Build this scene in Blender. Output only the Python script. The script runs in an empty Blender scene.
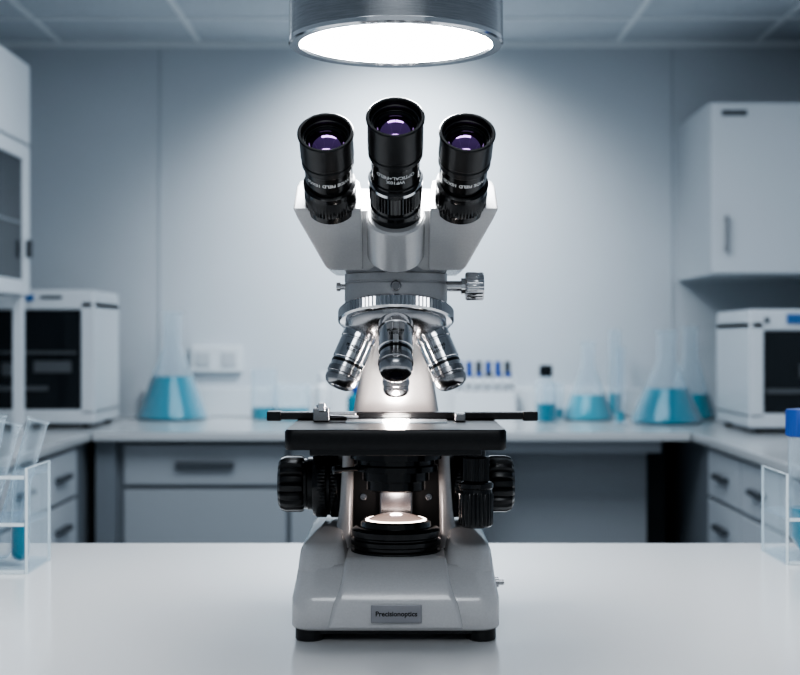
import bpy, bmesh, math, random
from mathutils import Vector, Matrix
random.seed(4)
scene = bpy.context.scene
COL = scene.collection
MM = 0.001
CAMZ = 1.13
TABLE = 0.9195

# ------------------------------------------------------------ materials
def mat(name, col, rough=0.5, metal=0.0, **kw):
    m = bpy.data.materials.new(name); m.use_nodes = True
    nt = m.node_tree; b = nt.nodes['Principled BSDF']
    b.inputs['Base Color'].default_value = (*col, 1)
    b.inputs['Roughness'].default_value = rough
    b.inputs['Metallic'].default_value = metal
    if 'emit' in kw:
        b.inputs['Emission Color'].default_value = (*kw['emit'], 1)
        b.inputs['Emission Strength'].default_value = kw.get('es', 1)
    if 'trans' in kw: b.inputs['Transmission Weight'].default_value = kw['trans']
    if 'ior' in kw: b.inputs['IOR'].default_value = kw['ior']
    if 'coat' in kw:
        b.inputs['Coat Weight'].default_value = kw['coat']; b.inputs['Coat Roughness'].default_value = 0.08
    n = kw.get('noise')
    if n:
        sc, amt, bump = n
        tc = nt.nodes.new('ShaderNodeTexCoord')
        mp = nt.nodes.new('ShaderNodeMapping'); mp.inputs['Scale'].default_value = kw.get('stretch', (1,1,1))
        tx = nt.nodes.new('ShaderNodeTexNoise'); tx.inputs['Scale'].default_value = sc; tx.inputs['Detail'].default_value = 4
        nt.links.new(tc.outputs['Object'], mp.inputs['Vector']); nt.links.new(mp.outputs['Vector'], tx.inputs['Vector'])
        mr = nt.nodes.new('ShaderNodeMapRange'); mr.inputs['From Min'].default_value = .3; mr.inputs['From Max'].default_value = .7
        mr.inputs['To Min'].default_value = 1-amt; mr.inputs['To Max'].default_value = 1+amt
        nt.links.new(tx.outputs['Fac'], mr.inputs['Value'])
        mx = nt.nodes.new('ShaderNodeVectorMath'); mx.operation = 'SCALE'
        mx.inputs[0].default_value = col
        nt.links.new(mr.outputs['Result'], mx.inputs['Scale'])
        nt.links.new(mx.outputs['Vector'], b.inputs['Base Color'])
        if bump:
            bp = nt.nodes.new('ShaderNodeBump'); bp.inputs['Strength'].default_value = bump; bp.inputs['Distance'].default_value = 0.0004
            nt.links.new(tx.outputs['Fac'], bp.inputs['Height']); nt.links.new(bp.outputs['Normal'], b.inputs['Normal'])
    return m

def thin_glass(name, tint=(0.94,0.97,0.99), base=0.03, edge=0.75):
    m = bpy.data.materials.new(name); m.use_nodes = True
    nt = m.node_tree; nt.nodes.clear()
    o = nt.nodes.new('ShaderNodeOutputMaterial'); mix = nt.nodes.new('ShaderNodeMixShader')
    t = nt.nodes.new('ShaderNodeBsdfTransparent'); t.inputs[0].default_value = (*tint, 1)
    g = nt.nodes.new('ShaderNodeBsdfPrincipled'); g.inputs['Base Color'].default_value = (.75,.85,.92,1); g.inputs['Roughness'].default_value = .05
    lw = nt.nodes.new('ShaderNodeLayerWeight'); lw.inputs['Blend'].default_value = .35
    mr = nt.nodes.new('ShaderNodeMapRange'); mr.inputs['To Min'].default_value = base; mr.inputs['To Max'].default_value = edge
    nt.links.new(lw.outputs['Facing'], mr.inputs['Value']); nt.links.new(mr.outputs['Result'], mix.inputs['Fac'])
    nt.links.new(t.outputs[0], mix.inputs[1]); nt.links.new(g.outputs[0], mix.inputs[2]); nt.links.new(mix.outputs[0], o.inputs['Surface'])
    return m

M = {}
M['white'] = mat('enamel_white', (.64,.63,.63), .27, .08, noise=(700,.03,.06), coat=.5)
M['head'] = mat('enamel_head_shaded', (.50,.50,.505), .25, .18, noise=(700,.03,.06), coat=.5)  # white enamel darkened, so the head's shading sits in the colour
M['greyenamel'] = mat('enamel_grey', (.38,.38,.39), .30, .3, noise=(700,.04,.06))
M['black'] = mat('black_anodised', (.008,.008,.009), .22, .2, coat=.4)
M['blackmatte'] = mat('black_matte', (.010,.010,.011), .5)
M['rubber'] = mat('black_rubber', (.009,.009,.010), .30, coat=.2)
M['stage'] = mat('stage_black', (.012,.012,.013), .34, .2, noise=(300,.2,.1))
M['chrome'] = mat('chrome', (.66,.66,.67), .14, 1.0)
M['satin'] = mat('satin_steel', (.42,.42,.43), .24, 1.0)
M['dsteel'] = mat('dark_steel', (.24,.24,.25), .24, 1.0)
M['text'] = mat('white_print', (.8,.8,.8), .6)
M['textk'] = mat('black_print', (.01,.01,.01), .6)
M['plate'] = mat('label_metal', (.36,.36,.38), .3, .9)
M['purple'] = mat('coated_lens', (.46,.24,.58), .05, 1.0)
M['lensring'] = mat('lens_ring', (.02,.02,.025), .12, .6)
M['darkglass'] = mat('objective_glass', (.03,.03,.06), .05, .5)
M['warm'] = mat('illuminator_glass', (.34,.25,.23), .12, emit=(1,.74,.64), es=.3, coat=1.0)
M['warmrim'] = mat('illuminator_rim', (.9,.8,.7), .2, emit=(1,.86,.78), es=3.0)
M['glow'] = mat('painted_slide_glow', (.9,.8,.7), .2, emit=(1,.94,.87), es=60.0)  # emission in place of light transmitted through the slide
M['led'] = mat('led_diffuser', (1,1,1), .4, emit=(.97,.99,1), es=38.0)
M['alu'] = mat('brushed_aluminium', (.46,.47,.485), .24, 1.0, noise=(60,.16,.1), stretch=(1,1,40))
M['alubright'] = mat('polished_rim', (.75,.76,.78), .15, 1.0)
M['glass'] = thin_glass('clear_glass')
M['slideglass'] = thin_glass('slide_glass', base=.3, edge=.8)
M['acrylic'] = thin_glass('acrylic', base=.035, edge=.25)
M['acryledge'] = mat('acrylic_edge', (.70,.78,.82), .15)
M['teal'] = mat('teal_liquid', (.008,.25,.34), .1)
M['tealdark'] = mat('dark_teal_glass', (.02,.20,.28), .1)
M['tealpale'] = mat('pale_teal_liquid', (.05,.36,.45), .1)
M['bluecap'] = mat('blue_plastic', (.025,.08,.32), .4)
M['table'] = mat('white_laminate', (.84,.832,.828), .16, coat=.3)
M['wall'] = mat('wall_paint', (.565,.605,.645), .6, noise=(1.2,.03,0))
M['ceil'] = mat('ceiling_tile', (.56,.60,.64), .8, noise=(60,.04,0))
M['grid'] = mat('ceiling_grid_metal', (.8,.83,.85), .5)
M['floor'] = mat('vinyl_floor', (.3,.33,.36), .4, noise=(4,.06,0))
M['cab'] = mat('cabinet_laminate', (.38,.405,.43), .4)
M['cabgrey'] = mat('cabinet_grey', (.22,.245,.27), .5)
M['cabdark'] = mat('cabinet_dark_and_gap_shade', (.05,.06,.07), .6)  # plain dark for plinths and caps; also paints shade in the counter gap
M['seam'] = mat('panel_seam', (.48,.52,.56), .6)
M['wtop'] = mat('worktop', (.55,.565,.575), .22, coat=.3)
M['handle'] = mat('handle_metal', (.16,.175,.19), .4, .9)
M['equip'] = mat('equipment_shell', (.68,.715,.745), .35)
M['drawer'] = mat('drawer_laminate', (.52,.55,.58), .35)
M['equipdark'] = mat('equipment_window', (.012,.016,.02), .12)
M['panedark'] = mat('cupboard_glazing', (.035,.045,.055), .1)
M['equipmid'] = mat('equipment_inner', (.12,.13,.14), .4)
M['logo'] = mat('blue_badge', (.05,.16,.38), .4)

# ------------------------------------------------------------ helpers
def link(o, parent=None):
    COL.objects.link(o)
    if parent: o.parent = parent
    return o
def empty(name, loc):
    e = bpy.data.objects.new(name, None); e.location = loc; e.empty_display_size = .05
    COL.objects.link(e); return e
def finish(name, bm, material, parent, sharp=35, bevel=0, seg=2):
    bmesh.ops.recalc_face_normals(bm, faces=bm.faces)
    me = bpy.data.meshes.new(name); bm.to_mesh(me); bm.free()
    for p in me.polygons: p.use_smooth = True
    me.set_sharp_from_angle(angle=math.radians(sharp))
    me.materials.append(material)
    o = bpy.data.objects.new(name, me); link(o, parent)
    if bevel:
        md = o.modifiers.new('bevel', 'BEVEL'); md.width = bevel; md.segments = seg; md.limit_method = 'ANGLE'; md.angle_limit = math.radians(40)
        md.harden_normals = True
    return o
def box(name, lo, hi, material, parent=None, bevel=0, s=1.0, rot=None):
    lo = Vector(lo)*s; hi = Vector(hi)*s
    c = (lo+hi)/2; d = hi-lo
    bm = bmesh.new(); bmesh.ops.create_cube(bm, size=1)
    for v in bm.verts:
        v.co = Vector((v.co.x*d.x, v.co.y*d.y, v.co.z*d.z))
        if rot: v.co = rot @ v.co
        v.co += c
    return finish(name, bm, material, parent, bevel=bevel)
def frame(d):
    d = Vector(d).normalized()
    x = Vector((1,0,0))
    if abs(d.x) > .9: x = Vector((0,0,1))
    x = (x - d*x.dot(d)).normalized()
    y = d.cross(x)
    return x, y, d
def lathe(name, prof, material, loc, d, parent, seg=64, knurl=None, kd=.5, s=MM, cap=True, sharp=35, period=2):
    X, Y, Z = frame(d); loc = Vector(loc)*s
    bm = bmesh.new(); rings = []
    for i, (r, h) in enumerate(prof):
        if r <= 1e-6:
            rings.append([bm.verts.new(loc + Z*h*s)]); continue
        ring = []
        for k in range(seg):
            a = 2*math.pi*k/seg
            rr = r - (kd if (knurl and i in knurl and k % period == period-1) else 0)
            ring.append(bm.verts.new(loc + (X*math.cos(a)+Y*math.sin(a))*rr*s + Z*h*s))
        rings.append(ring)
    for a, b in zip(rings[:-1], rings[1:]):
        if len(a) == 1 and len(b) == 1: continue
        for k in range(seg):
            k2 = (k+1) % seg
            if len(a) == 1: bm.faces.new((a[0], b[k2], b[k]))
            elif len(b) == 1: bm.faces.new((a[k], a[k2], b[0]))
            else: bm.faces.new((a[k], a[k2], b[k2], b[k]))
    if cap:
        for r in (rings[0], rings[-1]):
            if len(r) > 1: bm.faces.new(r)
    return finish(name, bm, material, parent, sharp=sharp)
def rrect(x0, x1, y0, y1, r, n=6):
    pts = []
    for cx, cy, a0 in ((x1-r,y1-r,0),(x0+r,y1-r,90),(x0+r,y0+r,180),(x1-r,y0+r,270)):
        for i in range(n+1):
            a = math.radians(a0+90*i/n); pts.append((cx+r*math.cos(a), cy+r*math.sin(a)))
    return pts
def loft(name, secs, material, parent, s=MM, sharp=35, bevel=0, n=6):
    bm = bmesh.new(); rings = []
    for z, x0, x1, y0, y1, r in secs:
        rings.append([bm.verts.new(Vector((x, y, z))*s) for x, y in rrect(x0,x1,y0,y1,r,n)])
    for a, b in zip(rings[:-1], rings[1:]):
        m = len(a)
        for k in range(m): bm.faces.new((a[k], a[(k+1)%m], b[(k+1)%m], b[k]))
    bm.faces.new(rings[0]); bm.faces.new(rings[-1])
    return finish(name, bm, material, parent, sharp=sharp, bevel=bevel)
def text(name, body, size, fn, material, parent, bold=0):
    cu = bpy.data.curves.new(name, 'FONT'); cu.body = body; cu.size = size; cu.align_x = 'CENTER'; cu.align_y = 'CENTER'; cu.resolution_u = 3
    cu.offset = bold
    o = bpy.data.objects.new(name+'_tmp', cu); COL.objects.link(o)
    dg = bpy.context.evaluated_depsgraph_get(); dg.update()
    me = bpy.data.meshes.new_from_object(o.evaluated_get(dg))
    bpy.data.objects.remove(o)
    for v in me.vertices: v.co = fn(v.co.x, v.co.y)
    me.materials.clear(); me.materials.append(material)
    q = bpy.data.objects.new(name, me); link(q, parent); return q

# ============================================================ MICROSCOPE (mm, local: y=0 is the optical axis)
mic = empty('microscope', (-0.003, 1.0, TABLE))
P = mic
W = M['white']; HD = M['head']
for i, (x, y) in enumerate(((-60,-57),(60,-57),(-60,105),(60,105))):
    lathe(f'foot_{i+1}', [(9,0),(10,1),(10,8)], M['rubber'], (x,y,0), (0,0,1), P, 32)
box('base_underplate', (-66,-64,5), (66,118,8.5), M['rubber'], P, s=MM)
loft('base_body', [(8,-71,71,-68,128,14),(10,-72.5,72.5,-70,130,15),(28,-72.5,72.5,-69.5,130,15),(33,-71.6,71.6,-66,130,15),
                   (40,-70.4,70.4,-59,129,15),(48,-69.3,69.3,-50,128,15),(50,-67,67,-47,127,14)], W, P, sharp=50)
for sgn, nm in ((-1,'base_shoulder_1'),(1,'base_shoulder_2')):
    secs = []
    for z, a, b, y0, r in ((46,35,69.5,-52,12),(52,36,69,-46,12),(58,37,68.4,-39,12),(61,38,67,-33,12),(62.5,39,65,-26,11),(66,40,60,5,8),(69,41,55,20,6)):
        x0, x1 = (a,b) if sgn>0 else (-b,-a)
        secs.append((z, x0, x1, y0, 125, r))
    loft(nm, secs, W, P, sharp=28)
loft('base_front_ramp', [(11,-47,47,-72.2,60,4),(27,-43,43,-73,60,4),(32,-40.5,40.5,-71,60,4),(40,-38.0,38.0,-66,60,4),(47,-36.8,36.8,-58,60,4),(53,-36,36,-47,60,4),(54.5,-35,35,-43,60,4)], W, P, sharp=35)
box('label_plate', (-17,-74.4,14.5), (18,-72.2,27), M['plate'], P, .0006, MM)
text('label_print', 'Precisionoptics', 4.7, lambda x,y: Vector((x+.5,-74.55,y+20.8))*MM, M['textk'], P, .12)
lathe('power_jack', [(3.5,0),(3.5,4),(2,4.2),(2,8)], M['satin'], (70.5,-20,33), (1,0,0), P, 24)
# arm
loft('arm_lower', [(50,-52,50,40,122,10),(60,-48,46,42,121,10),(72,-44,43,44,120,10),(90,-42.5,41.5,45,119,10),(126,-41,40,45,117,10),(132,-38,37,47,115,10)], W, P, sharp=50)
for sgn in (-1,1):
    n_ = 1 if sgn<0 else 2
    def cs(z,a,b,y0,r): return (z,a,b,y0,60,r) if sgn>0 else (z,-b,-a,y0,60,r)
    loft(f'arm_cheek_{n_}', [cs(54,33,50,4,5),cs(60,33,47.5,8,5),cs(68,33,45,13,5),cs(80,33,43,19,5),cs(128,32,40.5,26,5)], W, P, sharp=50)
box('arm_inner_panel', (-34,38,58), (34,46,131), M['blackmatte'], P, .001, MM)
for i,(x,z) in enumerate(((-25,115),(25,115),(-25,88),(25,88))):
    lathe(f'panel_screw_{i+1}', [(2.6,0),(2.6,1.5),(1.4,1.6),(1.4,.6),(0,.6)], M['dsteel'], (x,38,z), (0,-1,0), P, 20)
box('focus_rack_column', (-13,30,62), (13,39,125), M['dsteel'], P, .002, MM)
loft('arm_upper', [(125,-38,36,64,118,10),(150,-34.5,34,64,116,10),(175,-30,30,60,112,10),(200,-26.5,26.5,56,105,10),(214,-25.5,25.5,48,100,10),(226,-26,26,30,96,10),(246,-28,28,10,90,10)], HD, P, sharp=50)
# focus knobs
for sgn in (-1,1):
    n = 1 if sgn<0 else 2
    lathe(f'coarse_focus_knob_{n}', [(20,0),(22,1),(25,3),(26,4),(26,9),(24.5,10),(24.5,12),(26,13),(26,20),(24,23),(18,23)], M['black'], (sgn*41,50,97), (sgn,0,0), P, 120, knurl={3,4,7,8}, kd=.7)
    lathe(f'fine_focus_knob_{n}', [(17,0),(20.5,1),(20.5,5),(19.5,6),(19.5,8),(21.5,9),(22,11),(22,22),(20.5,26),(17,28),(16,27.4),(0,27.4)], M['rubber'], (sgn*63,50,97), (sgn,0,0), P, 72, knurl={5,6,7,8}, kd=2.0, period=4)
# stage
loft('stage_plate', [(133.6,-75,75,-79,59,5),(135,-76,76,-80,60,6),(146,-76,76,-80,60,6),(147.5,-75,75,-79,59,5)], M['stage'], P, sharp=50)
box('stage_lower_plate', (-60,-60,128), (60,50,133.8), M['black'], P, .001, MM)
box('stage_rail', (-98,33,147.5), (108,44,153.5), M['black'], P, .0012, MM)
box('stage_rail_end_1', (-99,32,146.5), (-88,45,154), M['black'], P, .001, MM)
box('stage_rail_end_2', (97,32,146.5), (108.5,45,154), M['black'], P, .001, MM)
box('glass_slide', (-37,-8,147.6), (38,22,148.8), M['slideglass'], P, .0002, MM)
lathe('slide_glow_disc', [(0,0),(10,0),(10,.25),(0,.3)], M['glow'], (0,6,148.8), (0,0,1), P, 40)  # self-lit disc standing in for illuminator light passing through the slide
box('slide_clip_block', (-62,8,147.5), (-50,24,158), M['satin'], P, .001, MM)
box('slide_clip_post', (-58,6,155), (-53,12,162), M['chrome'], P, .0008, MM)
box('slide_clip_arm', (-52,10,150), (-30,14,154), M['satin'], P, .0008, MM, rot=Matrix.Rotation(math.radians(6),3,'Z'))
lathe('slide_clip_screw', [(3.5,0),(4,.6),(4,2),(0,2.6)], M['chrome'], (-56,14,158), (0,0,1), P, 24)
lathe('slide_clip_spring', [(1,0),(1,22)], M['chrome'], (-50,4,152.5), (1,.1,-.05), P, 12)
box('slide_stop_block', (44,8,147.5), (52,24,154), M['satin'], P, .001, MM)
# stage drive knobs
lathe('stage_drive_shaft', [(7,0),(7,28)], M['black'], (57,-40,107), (0,0,1), P, 32)
lathe('stage_drive_knob_upper', [(8.5,0),(9.5,1),(9.5,17),(8.5,18)], M['black'], (57,-40,108), (0,0,1), P, 64, knurl={1,2}, kd=.5)
lathe('stage_drive_knob_lower', [(10,0),(12,1.5),(12.4,3),(12.4,24),(11.5,25),(11.5,27),(12.4,28),(12.4,31),(11,32)], M['black'], (57,-40,76), (0,0,1), P, 72, knurl={2,3}, kd=.9, period=3)
# condenser
lathe('condenser', [(20,97),(22,98),(22,104),(25,105),(25,111),(31,112),(31,116),(29,117),(29,120),(34,121),(34,126),(30,127),(30,131)], M['black'], (0,5,0), (0,0,1), P, 72)
lathe('condenser_lens', [(0,96),(12,96.4),(18,97.6),(18,98.5)], M['darkglass'], (0,5,0), (0,0,1), P, 48)
lathe('condenser_lever', [(1.6,0),(1.6,14),(3,14.5),(3,20),(0,21)], M['black'], (-28,-8,114), (-.9,-.5,0), P, 20)
# illuminator
lathe('illuminator_housing', [(33,53),(33,56),(31,57),(31,59),(33,60),(33,63),(31,64),(31,65),(32.5,66),(32.5,70),(30,72),(26,72.5),(25.5,76),(23.5,77),(22.5,76),(22.5,75)], M['black'], (0,-8,0), (0,0,1), P, 72, cap=False)
lathe('illuminator_rim', [(22.3,76.2),(22.3,77.2),(21,77.8),(20.4,77.2)], M['warmrim'], (0,-8,0), (0,0,1), P, 72, cap=False)
lathe('illuminator_lens', [(22,75.5),(20,77.6),(14,80),(7,81.5),(0,82)], M['warm'], (0,-8,0), (0,0,1), P, 48, cap=False)
# nosepiece
t = math.radians(16)
A = Vector((0,-math.sin(t),-math.cos(t))); E1 = Vector((1,0,0)); E2 = Vector((0,-math.cos(t),math.sin(t)))
C = Vector((0,2,224))
lathe('nosepiece_neck', [(38,-16),(38,-5)], M['dsteel'], C, A, P, 72)
lathe('nosepiece_ring', [(38,-8),(41.5,-7),(43,-5.5),(43,1.5),(41.5,3),(38,4)], M['chrome'], C, A, P, 180, knurl={2,3}, kd=.8)
lathe('nosepiece_dome', [(38,3),(37,7),(33,11),(26,14),(15,16),(0,16.5)], M['satin'], C, A, P, 96)
cone = math.radians(22)
def objective(i, phi, L, wr=11.5):
    R = E1*math.sin(phi)+E2*math.cos(phi)
    d = A*math.cos(cone)+R*math.sin(cone)
    b = C + A*7 + R*24.5
    k = L/46
    lathe(f'objective_{i}_barrel', [(9.5,0),(9.5,4*k),(wr+.8,4.2*k),(wr+1,5*k),(wr+1,10*k),(wr,10.5*k),(wr,11.5*k),(wr+.6,12*k),(wr+.6,26*k),(wr,26.5*k),(wr,33*k)], M['chrome'], b, d, P, 64, cap=True)
    lathe(f'objective_{i}_band', [(wr-.2,28*k),(wr+.3,28*k),(wr+.3,30*k),(wr-.2,30*k)], M['black'], b, d, P, 64, cap=False)
    lathe(f'objective_{i}_nose', [(wr,33*k),(wr+.5,33.4*k),(wr+.5,37*k),(wr-.2,37.5*k),(wr-.2,39*k),(wr+.1,39.4*k),(wr-.1,42*k),(wr-1.6,44.5*k),(wr-4,46*k),(5,46*k),(5,45*k),(0,45*k)], M['satin'], b, d, P, 64)
    lathe(f'objective_{i}_front_lens', [(0,45.6*k),(5,45.3*k)], M['darkglass'], b, d, P, 32, cap=False)
    X,Y,Z = frame(d)
    n0 = (Vector((0,-1,0)) - Z*Z.dot(Vector((0,-1,0)))).normalized()
    side = n0.cross(Z)
    if side.x < 0: side = -side
    if phi < 3:
        def fn(x,y):
            r = wr+.75
            return (b + Z*(19*k - y) + (n0*math.cos(x/r)+side*math.sin(x/r))*r)*MM
        text(f'objective_{i}_print', 'PL 40/0.65\n160/0.17', 3.0, fn, M['textk'], P, .06)
objective(1, 0, 51, 12)
objective(2, -math.pi/2, 48, 11.8)
objective(3, math.pi/2, 48, 11.8)
objective(4, math.pi, 45, 10)
# collar / head mount
lathe('head_collar', [(34,236),(37.5,237),(38,238),(38,250),(37.2,250.6),(37.2,251.6),(38,252),(38,257),(36,258),(36,262)], M['greyenamel'], (0,2,0), (0,0,1), P, 96)
loft('head_collar_block', [(238,-38,38,0,60,8),(258,-38,38,0,60,8)], M['greyenamel'], P)
lathe('collar_screw', [(3.8,0),(3.8,1.6),(3,2.2),(1.6,2.2),(1.6,1),(0,1)], M['dsteel'], (0,-35.5,247.5), (0,-1,0), P, 24)
lathe('collar_pin', [(2.2,0),(2.2,5),(3.3,5.3),(3.3,8),(0,8.5)], M['chrome'], (-36,2,248), (-1,0,0), P, 20)
lathe('head_lock_screw', [(4,0),(4,12),(6,12.3),(6,15),(9.5,15.5),(10.5,16.5),(10.5,28),(9.5,29),(7,29),(7,28.2),(0,28.2)], M['chrome'], (36,2,248.5), (1,0,0), P, 72, knurl={5,6}, kd=.7, period=3)
# head : one compact trinocular block
loft('head_core', [(259,-47,47,-28,60,5),(262,-49,49,-31,60,5),(282,-54,54,-40,64,5),(300,-58,58,-48,66,5),(310,-56,56,-40,66,5),(318,-50,50,-26,60,6)], HD, P, sharp=30)
ax = Vector((0,-math.cos(math.radians(38)),math.sin(math.radians(38))))
for sgn in (-1,1):
    n = 1 if sgn<0 else 2
    def S(z,a,b,y0,y1,r):
        return (z, a, b, y0, y1, r) if sgn>0 else (z, -b, -a, y0, y1, r)
    loft(f'eyepiece_prism_housing_{n}', [S(259.5,24,48,-32,40,1.6),S(261.5,23.5,50.5,-35,42,1.6),S(294,23.5,68.5,-60,50,1.6),S(300,24,71,-64.5,50,1.6),S(317,25,70,-46,50,1.6),S(322,26,68,-38,46,1.6),S(324,28,65,-30,40,1.6)], HD, P, sharp=20)
lathe('centre_tube_socket', [(14,-39),(18,-37.5),(20.5,-34),(20.5,0),(19,1.5),(17,1.5)], HD, (0,-58,295), Vector((0,-math.cos(math.radians(44)),math.sin(math.radians(44)))), P, 64)

def eyepiece(n, x, y, z, L, k, label, lean=0):
    loc = Vector((x,y,z)); j = k
    axn = (ax + Vector((lean,0,0))).normalized()
    def pr(l): return [(r*j, s) for r, s in l]
    cup = [(17.4,L-2),(18.3,L-1.4),(18.3,L-.4),(17.6,L+.2),(16.2,L+.2),(15.6,L-.8),(15.2,L-4),(14.2,L-4.4),(13.8,L-7.5),(12.2,L-8)]
    if n == 2:
        segs = [('sleeve', [(17,-3),(17,14),(16,15),(16,18),(17.3,19),(17.3,34),(16,35)], 'black', {4,5}),
                ('ring', [(16,35),(17.8,35.2),(17.8,37.8),(16,38)], 'chrome', None),
                ('barrel', [(15,37),(16.3,38),(16.3,41),(15.5,41.5),(15.5,60),(16.4,61)], 'black', None),
                ('eyecup', [(16.4,60),(17.4,61),(17.4,64),(16.8,64.5),(16.8,66),(17.6,67)]+cup, 'rubber', None)]
        ts = 51
    else:
        segs = [('sleeve', [(16.5,-3),(16.5,2),(17.6,3),(17.6,14),(16.8,15),(16.8,17),(17.5,18),(17.5,21),(15,22)], 'black', {2,3}),
                ('barrel', [(14.6,21),(14.6,26),(15.8,27),(15.8,40),(16.5,41)], 'black', None),
                ('eyecup', [(16.4,40),(17.2,41),(17.2,45),(16.7,45.5),(16.7,47),(17.5,48)]+cup, 'rubber', None)]
        ts = 33.5
    for nm, pf, m, kn in segs:
        lathe(f'eyepiece_{n}_{nm}', pr(pf), M[m], loc, axn, P, 96, knurl=kn, kd=.6, cap=False)
    lathe(f'eyepiece_{n}_lens_ring', pr([(13,L-7.3),(12,L-7),(10.8,L-8.3)]), M['lensring'], loc, axn, P, 64, cap=False)
    lathe(f'eyepiece_{n}_lens', pr([(11.6,L-9),(8,L-7.2),(4,L-6),(0,L-5.5)]), M['purple'], loc, axn, P, 64, cap=False)
    n0 = Vector((1,0,0)).cross(axn).normalized(); sd = axn.cross(n0)
    rr = 16.05*j if n != 2 else 15.7*j
    def fn(a,b):
        a, b = -a, -b
        return (loc + axn*(ts+b) + (n0*math.cos(a/rr)+sd*math.sin(a/rr))*rr)*MM
    text(f'eyepiece_{n}_print', label, 4.0 if n==2 else 3.8, fn, M['text'], P, .1)
eyepiece(1, -45, -57, 304, 68, 1.03, 'WIDE FIELD 10X/20', -.015)
eyepiece(2, 0, -54, 296, 93, 1.05, 'WF10X\nOPTICAL+FIELD')
eyepiece(3, 45, -57, 304, 68, 1.03, 'WIDE FIELD 10X/20', .035)

# ============================================================ OVERHEAD LAMP
lamp = empty('overhead_ring_lamp', (-0.003, 1.0, TABLE+.427))
lathe('lamp_housing', [(79,1),(79,30),(77,31),(77,60),(70,66),(12,70)], M['alu'], (0,0,0), (0,0,1), lamp, 96, cap=False)
lathe('lamp_rim', [(70.5,2),(71.5,-.8),(78,-1.2),(79.4,0),(79.4,3),(78.9,3.6)], M['alubright'], (0,0,0), (0,0,1), lamp, 96, cap=False)
lathe('lamp_diffuser', [(71.5,1.5),(60,.2),(0,0)], M['led'], (0,0,0), (0,0,1), lamp, 96, cap=False)
SH = 2575-TABLE*1000-427
lathe('lamp_stem', [(12,60),(12,SH)], M['alu'], (0,0,0), (0,0,1), lamp, 32)
lathe('lamp_canopy', [(50,SH-25),(50,SH)], M['alu'], (0,0,0), (0,0,1), lamp, 48)

# ============================================================ WORKBENCH
bench = empty('lab_bench', (0, .9, 0))
box('bench_top', (-1.15,-.42,TABLE-.03), (1.15,.485,TABLE), M['table'], bench, .003)
box('bench_apron', (-1.1,.36,TABLE-.12), (1.1,.40,TABLE-.03), M['cab'], bench)
for i,(x,y) in enumerate(((-1.08,-.36),(1.03,-.36),(-1.08,.35),(1.03,.35))):
    box(f'bench_leg_{i+1}', (x,y,0), (x+.05,y+.05,TABLE-.03), M['satin'], bench)

# ============================================================ ROOM
XL, XR, YB, H = -1.97, 1.97, 6.6, 2.575
box('floor', (XL-.1,-2.5,-.1), (XR+.1,YB+.1,0), M['floor'])
box('ceiling', (XL-.1,-2.5,H), (XR+.1,YB+.1,H+.1), M['ceil'])
box('wall_back', (XL-.1,YB,0), (XR+.1,YB+.1,H), M['wall'])
box('wall_left', (XL-.1,-2.5,0), (XL,YB,H), M['wall'])
box('wall_right', (XR,-2.5,0), (XR+.1,YB,H), M['wall'])
k = 1
for x in (-1.175, 1.33):
    box(f'trim_{k}', (x-.005,YB-.004,.9), (x+.005,YB,H-.02), M['seam']); k += 1
box(f'trim_{k}', (XL,YB-.03,H-.03), (XR,YB,H), M['grid']); k += 1
for x in (-1.66,-.98,-.3,.38,1.06,1.74):
    box(f'trim_{k}', (x-.012,-2,H-.008), (x+.012,YB-.03,H), M['grid']); k += 1
for y in (6.1,5.42,4.74):
    box(f'trim_{k}', (XL,y-.012,H-.0085), (XR,y+.012,H), M['grid']); k += 1

# ---- counters
CT = CAMZ-.387
z1, z2, z3 = CT-.055, CT-.222, CT-.24
cb = empty('lab_counter', (0,0,0))
box('worktop', (-1.255,5.5,CT-.035), (1.185,YB-.001,CT), M['wtop'], cb, .004)
box('carcass', (-1.2,5.6,.08), (.36,6.55,CT-.035), M['cabgrey'], cb)
box('recess_panel', (.36,5.80,.08), (1.06,6.55,CT-.035), M['cab'], cb)
box('recess_top_rail', (.36,5.58,CT-.09), (1.08,5.62,CT-.035), M['cab'], cb)
box('gap_shade_block', (1.06,6.0,.08), (1.18,6.5,CT-.035), M['cabdark'], cb)  # dark block filling the gap in place of its shade
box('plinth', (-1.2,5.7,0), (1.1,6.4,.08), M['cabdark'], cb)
box('corner_post', (-1.255,5.56,.08), (-1.17,5.6,CT-.035), M['cabgrey'], cb)
for i, (x0,x1) in enumerate(((-1.14,-.47),(-.45,.34))):
    box(f'drawer_{i+1}', (x0,5.575,z2), (x1,5.6,z1), M['cab'], cb, .003)
    box(f'cupboard_{i+1}', (x0,5.575,.1), (x1,5.6,z3), M['cab'], cb, .003)
    xc = (x0+x1)/2
    box(f'drawer_handle_{i+1}', (xc-.12,5.55,(z1+z2)/2-.014), (xc+.12,5.58,(z1+z2)/2+.014), M['handle'], cb, .004)
box('trim_20', (-1.25,YB-.03,CT+.002), (1.18,YB,CT+.14), M['equip'], None, .003)
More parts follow.
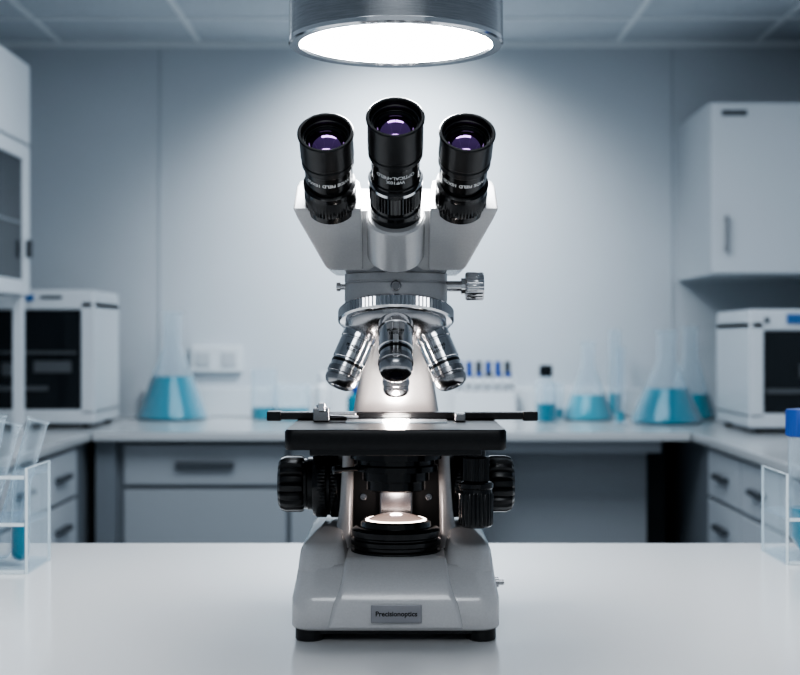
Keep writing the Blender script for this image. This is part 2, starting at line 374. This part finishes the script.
for sgn, X in ((1,-1.30),(-1,1.24)):
    c = empty('lab_counter', (0,0,0))
    if sgn>0:
        box('worktop', (XL,2.6,CT-.035), (-1.26,YB,CT), M['wtop'], c, .004)
        box('carcass', (XL+.01,2.7,.08), (-1.30,6.5,CT-.035), M['cabgrey'], c)
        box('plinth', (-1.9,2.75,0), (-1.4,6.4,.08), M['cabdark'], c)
    else:
        box('worktop', (1.19,2.6,CT-.035), (XR,YB,CT), M['wtop'], c, .004)
        box('carcass', (1.24,2.7,.08), (XR-.01,6.5,CT-.035), M['cabgrey'], c)
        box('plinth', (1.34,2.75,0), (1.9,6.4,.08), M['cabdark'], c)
    for j in range(5):
        y0 = 5.35 - .52*(j+1)+.02; y1 = 5.35-.52*j
        for q,(a,b) in enumerate(((CT-.055,CT-.235),(CT-.25,CT-.43),(CT-.445,.1))):
            lo = (min(X,X+sgn*.02),y0,b); hi = (max(X,X+sgn*.02),y1,a)
            box(f'drawer_{j}_{q}', lo, hi, M['drawer'], c, .003)
            yc = (y0+y1)/2; zc = (a+b)/2
            box(f'handle_{j}_{q}', (min(X+sgn*.02,X+sgn*.045),yc-.09,zc-.010), (max(X+sgn*.02,X+sgn*.045),yc+.09,zc+.010), M['handle'], c, .004)

# ---- wall cupboard right
wc = empty('wall_cupboard', (1.66,6.2,0))
o = Vector((1.66,6.2,0))
def wbox(nm, lo, hi, m, bv=.003): return box(nm, Vector(lo)-o, Vector(hi)-o, m, wc, bv)
wbox('cupboard_body', (1.355,5.90,CAMZ+.275), (XR,YB,CAMZ+1.03), M['drawer'])
wbox('cupboard_door_1', (1.36,5.875,CAMZ+.28), (1.90,5.9,CAMZ+1.02), M['equip'])
wbox('cupboard_filler', (1.905,5.88,CAMZ+.28), (XR,5.9,CAMZ+1.02), M['equip'])
wbox('cupboard_handle', (1.41,5.84,CAMZ+.37), (1.425,5.86,CAMZ+.53), M['satin'])
wbox('cupboard_handle_post_1', (1.41,5.86,CAMZ+.38), (1.425,5.876,CAMZ+.395), M['satin'], 0)
wbox('cupboard_handle_post_2', (1.41,5.86,CAMZ+.505), (1.425,5.876,CAMZ+.52), M['satin'], 0)
wbox('cupboard_label', (1.40,5.872,CAMZ+.965), (1.51,5.876,CAMZ+.99), M['handle'], 0)
# ---- glazed cupboard left
gc = empty('glazed_wall_cupboard', (-1.7,5,0)); o2 = Vector((-1.7,5,0))
def gbox(nm, lo, hi, m, bv=.003): return box(nm, Vector(lo)-o2, Vector(hi)-o2, m, gc, bv)
T, B = CAMZ+1.10, CAMZ+.17
gbox('cupboard_back', (XL,3.4,B), (XL+.02,5.47,T), M['cab'])
gbox('cupboard_top', (XL+.02,3.4,T-.33), (-1.52,5.47,T), M['equip'])
gbox('cupboard_bottom', (XL+.02,3.4,B), (-1.52,5.47,B+.03), M['equip'])
gbox('cupboard_shelf', (XL+.02,3.4,B+.28), (-1.54,5.45,B+.295), M['cab'])
gbox('cupboard_side_1', (XL+.02,5.45,B+.03), (-1.52,5.47,T-.33), M['equip'])
gbox('cupboard_side_2', (XL+.02,3.4,B+.03), (-1.52,3.42,T-.33), M['equip'])
gbox('upper_door', (-1.52,3.4,T-.32), (-1.5,5.47,T), M['equip'])
for j in range(2):
    y1 = 5.47-1.03*j; y0 = y1-1.02
    gbox(f'door_{j}_stile_1', (-1.52,y1-.09,B), (-1.5,y1,T-.33), M['equip'])
    gbox(f'door_{j}_stile_2', (-1.52,y0,B), (-1.5,y0+.06,T-.33), M['equip'])
    gbox(f'door_{j}_rail_1', (-1.52,y0+.06,B), (-1.5,y1-.09,B+.06), M['equip'])
    gbox(f'door_{j}_rail_2', (-1.52,y0+.06,T-.39), (-1.5,y1-.09,T-.33), M['equip'])
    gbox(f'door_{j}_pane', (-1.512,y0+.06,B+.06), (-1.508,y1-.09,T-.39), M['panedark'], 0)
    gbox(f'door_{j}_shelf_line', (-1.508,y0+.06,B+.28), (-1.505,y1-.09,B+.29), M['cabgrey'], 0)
    gbox(f'door_{j}_handle', (-1.5,y1-.06,B+.15), (-1.475,y1-.045,B+.22), M['handle'])
gbox('support_post', (-1.545,5.38,CT), (-1.505,5.42,B), M['equip'])

# ---- instruments
def instrument(name, x0, x1, y0, y1, zt):
    e = empty(name, ((x0+x1)/2,(y0+y1)/2,CT)); oo = Vector(e.location)
    def b(nm, lo, hi, m, bv=.004): return box(nm, Vector(lo)-oo, Vector(hi)-oo, m, e, bv)
    z0 = CT+.02
    b('shell_top', (x0,y0,zt-.09), (x1,y1,zt), M['equip'], .015)
    b('shell_bottom', (x0,y0,z0), (x1,y1,z0+.06), M['equip'], .008)
    b('shell_side_1', (x0,y0,z0+.04), (x0+.06,y1,zt-.05), M['equip'], .006)
    b('shell_side_2', (x1-.06,y0,z0+.04), (x1,y1,zt-.05), M['equip'], .006)
    b('shell_back', (x0+.05,y1-.03,z0+.04), (x1-.05,y1,zt-.05), M['equipmid'])
    b('window', (x0+.055,y0+.01,z0+.055), (x1-.055,y0+.02,zt-.085), M['equipdark'], 0)
    b('inner_tray', (x0+.07,y0-.004,z0+.14), (x1-.2,y0+.012,z0+.16), M['equipmid'], 0)
    b('inner_knob', (x0+.2,y0-.012,z0+.2), (x0+.27,y0+.012,z0+.26), M['equipmid'], .01)
    for i,(x,y) in enumerate(((x0+.03,y0+.03),(x1-.06,y0+.03),(x0+.03,y1-.06),(x1-.06,y1-.06))):
        b(f'foot_{i+1}', (x,y,CT), (x+.03,y+.03,z0), M['rubber'], 0)
    return e, b
e, b = instrument('incubator', -1.90, -1.30, 5.75, 6.25, CAMZ+.205)
b('badge', (-1.60,5.742,CAMZ+.155), (-1.56,5.752,CAMZ+.185), M['logo'])
b('badge_text', (-1.53,5.745,CAMZ+.165), (-1.44,5.752,CAMZ+.178), M['handle'], 0)
b('inner_shelf', (-1.80,5.748,CAMZ-.07), (-1.38,5.758,CAMZ-.058), M['equipmid'], 0)
b('inner_sample', (-1.56,5.748,CAMZ-.15), (-1.40,5.758,CAMZ-.10), M['equipmid'], 0)
e, b = instrument('benchtop_analyzer', 1.41, 1.93, 5.45, 6.02, CAMZ+.115)
b('control_panel', (1.56,5.442,CAMZ+.055), (1.82,5.452,CAMZ+.095), M['logo'])
b('control_display', (1.64,5.438,CAMZ+.063), (1.72,5.444,CAMZ+.087), M['cab'])
b('control_button', (1.47,5.440,CAMZ+.06), (1.49,5.452,CAMZ+.08), M['handle'])

def sock(name, x0, x1, z0, z1, n):
    e = empty(name, ((x0+x1)/2,YB-.01,(z0+z1)/2)); oo = Vector(e.location)
    box('faceplate', Vector((x0,YB-.03,z0))-oo, Vector((x1,YB,z1))-oo, M['equip'], e, .005)
    w = (x1-x0)/n
    for i in range(n):
        xc = x0+w*(i+.5)
        box(f'socket_{i+1}', Vector((xc-.035,YB-.036,(z0+z1)/2-.035))-oo, Vector((xc+.035,YB-.029,(z0+z1)/2+.035))-oo, M['drawer'], e, .003)
sock('power_outlet', -1.02, -.77, CAMZ-.17, CAMZ-.04, 2)

# ---- glassware
def erlenmeyer(name, x, y, R, Hh, fill, liq, nr=.3):
    e = empty(name, (x,y,CT)); neck = R*nr
    hs = Hh*.68
    lathe('glass_body', [(0,.002),(R*.94,.002),(R,.012),(R*.97,.03),(neck,hs),(neck,Hh-.012),(neck*1.25,Hh-.006),(neck*1.25,Hh),(neck,Hh)], M['glass'], (0,0,0), (0,0,1), e, 48, s=1, cap=False)
    f = fill; rr = R*.97+(neck-R*.97)*max(0,(f-.03))/(hs-.03)
    lathe('liquid', [(0,.004),(R*.92,.004),(R*.975,.013),(R*.945,.03),(rr*.97,f),(0,f)], liq, (0,0,0), (0,0,1), e, 48, s=1)
    return e
def beaker(name, x, y, R, Hh, fill, liq):
    e = empty(name, (x,y,CT))
    lathe('glass_body', [(0,.002),(R*.95,.002),(R,.01),(R,Hh-.004),(R*1.06,Hh)], M['glass'], (0,0,0), (0,0,1), e, 48, s=1, cap=False)
    if fill: lathe('liquid', [(0,.004),(R*.95,.005),(R*.96,fill),(0,fill)], liq, (0,0,0), (0,0,1), e, 48, s=1)
    return e
erlenmeyer('erlenmeyer_flask', -1.075, 6.38, .17, .51, .205, M['teal'], .25)
erlenmeyer('erlenmeyer_flask', .88, 6.32, .12, .37, .12, M['tealpale'], .27)
erlenmeyer('erlenmeyer_flask', 1.20, 6.08, .16, .42, .16, M['teal'], .27)
erlenmeyer('erlenmeyer_flask', 1.38, 6.42, .12, .44, .12, M['tealpale'], .3)
beaker('beaker', -.64, 6.35, .06, .24, .06, M['tealpale'])
beaker('beaker', -.50, 6.3, .085, .17, .06, M['tealpale'])
beaker('beaker', .73, 6.44, .05, .17, .05, M['tealpale'])
def cylg(name, x, y, R, Hh, fill):
    e = empty(name, (x,y,CT))
    lathe('foot', [(0,0),(R*1.7,0),(R*1.7,.01),(R,.016)], M['glass'], (0,0,0),(0,0,1), e, 32, s=1, cap=False)
    lathe('tube', [(R,.012),(R,Hh),(R*1.15,Hh+.004)], M['glass'], (0,0,0),(0,0,1), e, 32, s=1, cap=False)
    if fill: lathe('liquid', [(0,.014),(R*.95,.014),(R*.95,fill),(0,fill)], M['tealpale'], (0,0,0),(0,0,1), e, 32, s=1)
cylg('measuring_cylinder', 1.03, 6.48, .03, .42, .12)
cylg('measuring_cylinder', .97, 5.95, .022, .34, .06)
def bottle(name, x, y, R, Hh, body, cap, level=None):
    e = empty(name, (x,y,CT))
    lathe('body', [(0,0),(R*.95,0),(R,.008),(R,Hh*.62),(R*.85,Hh*.72),(R*.5,Hh*.78),(R*.5,Hh*.82)], body, (0,0,0),(0,0,1), e, 32, s=1, cap=False)
    if level: lathe('liquid', [(0,.004),(R*.93,.004),(R*.93,level),(0,level)], M['teal'], (0,0,0),(0,0,1), e, 32, s=1)
    lathe('cap', [(R*.6,Hh*.8),(R*.6,Hh*.98),(R*.5,Hh)], cap, (0,0,0),(0,0,1), e, 32, s=1)
bottle('reagent_bottle', .67, 6.2, .05, .26, M['glass'], M['equipdark'], .085)
bottle('reagent_bottle', -.37, 6.45, .035, .22, M['equip'], M['equip'])
bottle('reagent_bottle', -.20, 6.35, .05, .16, M['tealdark'], M['bluecap'])
e = empty('vial_rack', (.39,6.44,CT))
box('rack_body', (-.13,-.06,0), (.15,.06,.13), M['equip'], e, .004)
box('rack_shelf', (-.13,-.06,.17), (.15,.06,.18), M['equip'], e, .002)
box('rack_side_1', (-.135,-.06,0), (-.128,.06,.2), M['equip'], e)
box('rack_side_2', (.148,-.06,0), (.155,.06,.2), M['equip'], e)
for i in range(6):
    for j in range(2):
        x = -.105+i*.046; y = -.03+j*.06
        lathe(f'vial_{i}_{j}', [(.012,.13),(.012,.20)], M['equip'], (x,y,0),(0,0,1), e, 20, s=1)
        lathe(f'vial_cap_{i}_{j}', [(.014,.20),(.014,.222+.05*j),(.0,.224+.05*j)], M['bluecap'] if (i+j)%3 else M['cabdark'], (x,y,0),(0,0,1), e, 20, s=1)

# ============================================================ FOREGROUND RACKS
def test_tube(parent, nm, x, y, z, L, R, d, liq=None, fill=0):
    arc = [math.radians(q) for q in (20,40,60,80,90)]
    prof = [(0,0)]+[(R*math.sin(a), R-R*math.cos(a)) for a in arc]+[(R,L-3),(R*1.12,L-2),(R*1.12,L)]
    lathe(nm, prof, M['glass'], (x,y,z), d, parent, 32, cap=False)
    if liq:
        R2 = R*.88
        prof = [(0,.8)]+[(R2*math.sin(a), .8+R2-R2*math.cos(a)) for a in arc]+[(R2,fill),(0,fill)]
        lathe(nm+'_liquid', prof, liq, (x,y,z), d, parent, 32)
def rack(e, x0, x1, y0, y1, h, shelves):
    t_ = 4
    box('side_1', (x0,y0,0), (x0+t_,y1,h), M['acrylic'], e, .0005, MM)
    box('side_2', (x1-t_,y0,0), (x1,y1,h), M['acrylic'], e, .0005, MM)
    for i,(z) in enumerate(shelves):
        box(f'shelf_{i+1}', (x0+t_,y0,z), (x1-t_,y1,z+t_), M['acrylic'], e, .0005, MM)
        box(f'shelf_edge_{i+1}', (x0+t_,y0-.4,z+.4), (x1-t_,y0+.2,z+t_-.4), M['acryledge'], e, 0, MM)
    for i,(xx) in enumerate((x0,x1-t_)):
        for j,yy in enumerate((y0,y1)):
            box(f'side_edge_{i}_{j}', (xx+.8,yy-.4,0), (xx+t_-.8,yy+.4,h), M['acryledge'], e, 0, MM)
        box(f'side_top_edge_{i}', (xx+.8,y0,h-.4), (xx+t_-.8,y1,h+.4), M['acryledge'], e, 0, MM)
r1 = empty('test_tube_rack', (-.38,1.235,TABLE))
rack(r1, -110, 50, -35, 42, 94, (0,42,84))
d = Vector((.27,0.05,1))
for i,(x,y) in enumerate(((-60,-18),(-34,-16),(-8,-16),(-22,18),(8,18))):
    test_tube(r1, f'test_tube_{i+1}', x, y, 5, 134+4*(i%2), 9.5, d if i!=3 else Vector((.2,0,1)))
test_tube(r1, 'test_tube_6', 30, 8, 4.5, 78, 8.5, Vector((0.02,0,1)), M['teal'], 34)
r2 = empty('tube_rack', (.40,1.29,TABLE))
rack(r2, -44, 100, -42, 42, 84, (0,40))
lathe('centrifuge_tube', [(0,5),(8,5),(19,22),(19.5,120),(20,121)], M['glass'], (-9,0,0), (0,0,1), r2, 40, cap=False)
lathe('centrifuge_tube_liquid', [(0,6),(7.5,6),(17.5,22),(18,48),(0,48)], M['teal'], (-9,0,0), (0,0,1), r2, 40)
lathe('centrifuge_tube_cap', [(20,116),(22,117),(22,140),(21,142),(0,142)], M['bluecap'], (-9,0,0), (0,0,1), r2, 72, knurl={1,2}, kd=.7)

# ============================================================ LIGHTS
def area(name, loc, size, power, col, rot=(0,0,0), sy=None):
    l = bpy.data.lights.new(name, 'AREA'); l.energy = power; l.color = col; l.size = size
    if sy: l.shape = 'RECTANGLE'; l.size_y = sy
    o = bpy.data.objects.new(name, l); o.location = loc; o.rotation_euler = rot; COL.objects.link(o); return o
area('added_ceiling_fill', (0,1.3,H-.03), .8, 6, (.9,.95,1), sy=.8)  # unseen area lights added under the ceiling to fill bench and room
area('added_ceiling_fill', (0,4.0,H-.03), 2.4, 32, (.86,.93,1), sy=1.2)
area('added_ceiling_fill', (0,-1.0,H-.03), 1.2, 10, (.92,.96,1), sy=1.0)
l = bpy.data.lights.new('added_wall_glow_spot','SPOT'); l.energy = 84; l.color = (.92,.97,1); l.spot_size = math.radians(116); l.spot_blend = 1.0; l.shadow_soft_size = .1  # spot added to throw the V-shaped glow on the back wall
so = bpy.data.objects.new('added_wall_glow_spot', l); so.location = (0,5.72,H-.06)
so.rotation_euler = (Vector((0,6.6,1.45))-so.location).to_track_quat('-Z','Y').to_euler(); COL.objects.link(so)
dl = empty('added_downlight', (0,5.72,H))  # made-up fixture to go with the added wall spot
lathe('added_downlight_ring', [(.05,0),(.07,-.002),(.07,-.015),(.05,-.02)], M['grid'], (0,0,0),(0,0,1), dl, 40, s=1, cap=False)
l = bpy.data.lights.new('added_stage_glow','POINT'); l.energy = .13; l.color = (1,.86,.80); l.shadow_soft_size = .008  # point light added above the slide to warm the arm; no lamp here
po = bpy.data.objects.new('added_stage_glow', l); po.location = (0,.012,.158); po.parent = mic; COL.objects.link(po)
l = bpy.data.lights.new('illuminator_beam','POINT'); l.energy = .02; l.color = (1,.86,.79); l.shadow_soft_size = .006
po = bpy.data.objects.new('illuminator_beam', l); po.location = (0,.010,.093); po.parent = mic; COL.objects.link(po)

w = bpy.data.worlds.new('World'); scene.world = w; w.use_nodes = True
w.node_tree.nodes['Background'].inputs[0].default_value = (.65,.72,.79,1)
w.node_tree.nodes['Background'].inputs[1].default_value = .34

# ============================================================ CAMERA
cam = bpy.data.cameras.new('camera'); cam.sensor_width = 36; cam.lens = 60.75
co = bpy.data.objects.new('camera', cam); co.location = (0,0,CAMZ); co.rotation_euler = (math.pi/2,0,0); COL.objects.link(co)
cam.dof.use_dof = True; cam.dof.focus_distance = .96; cam.dof.aperture_fstop = 11
cam.clip_start = .01
scene.camera = co
scene.view_settings.view_transform = 'AgX'
try: scene.view_settings.look = 'AgX - High Contrast'
except Exception: pass
scene.view_settings.exposure = 0.65
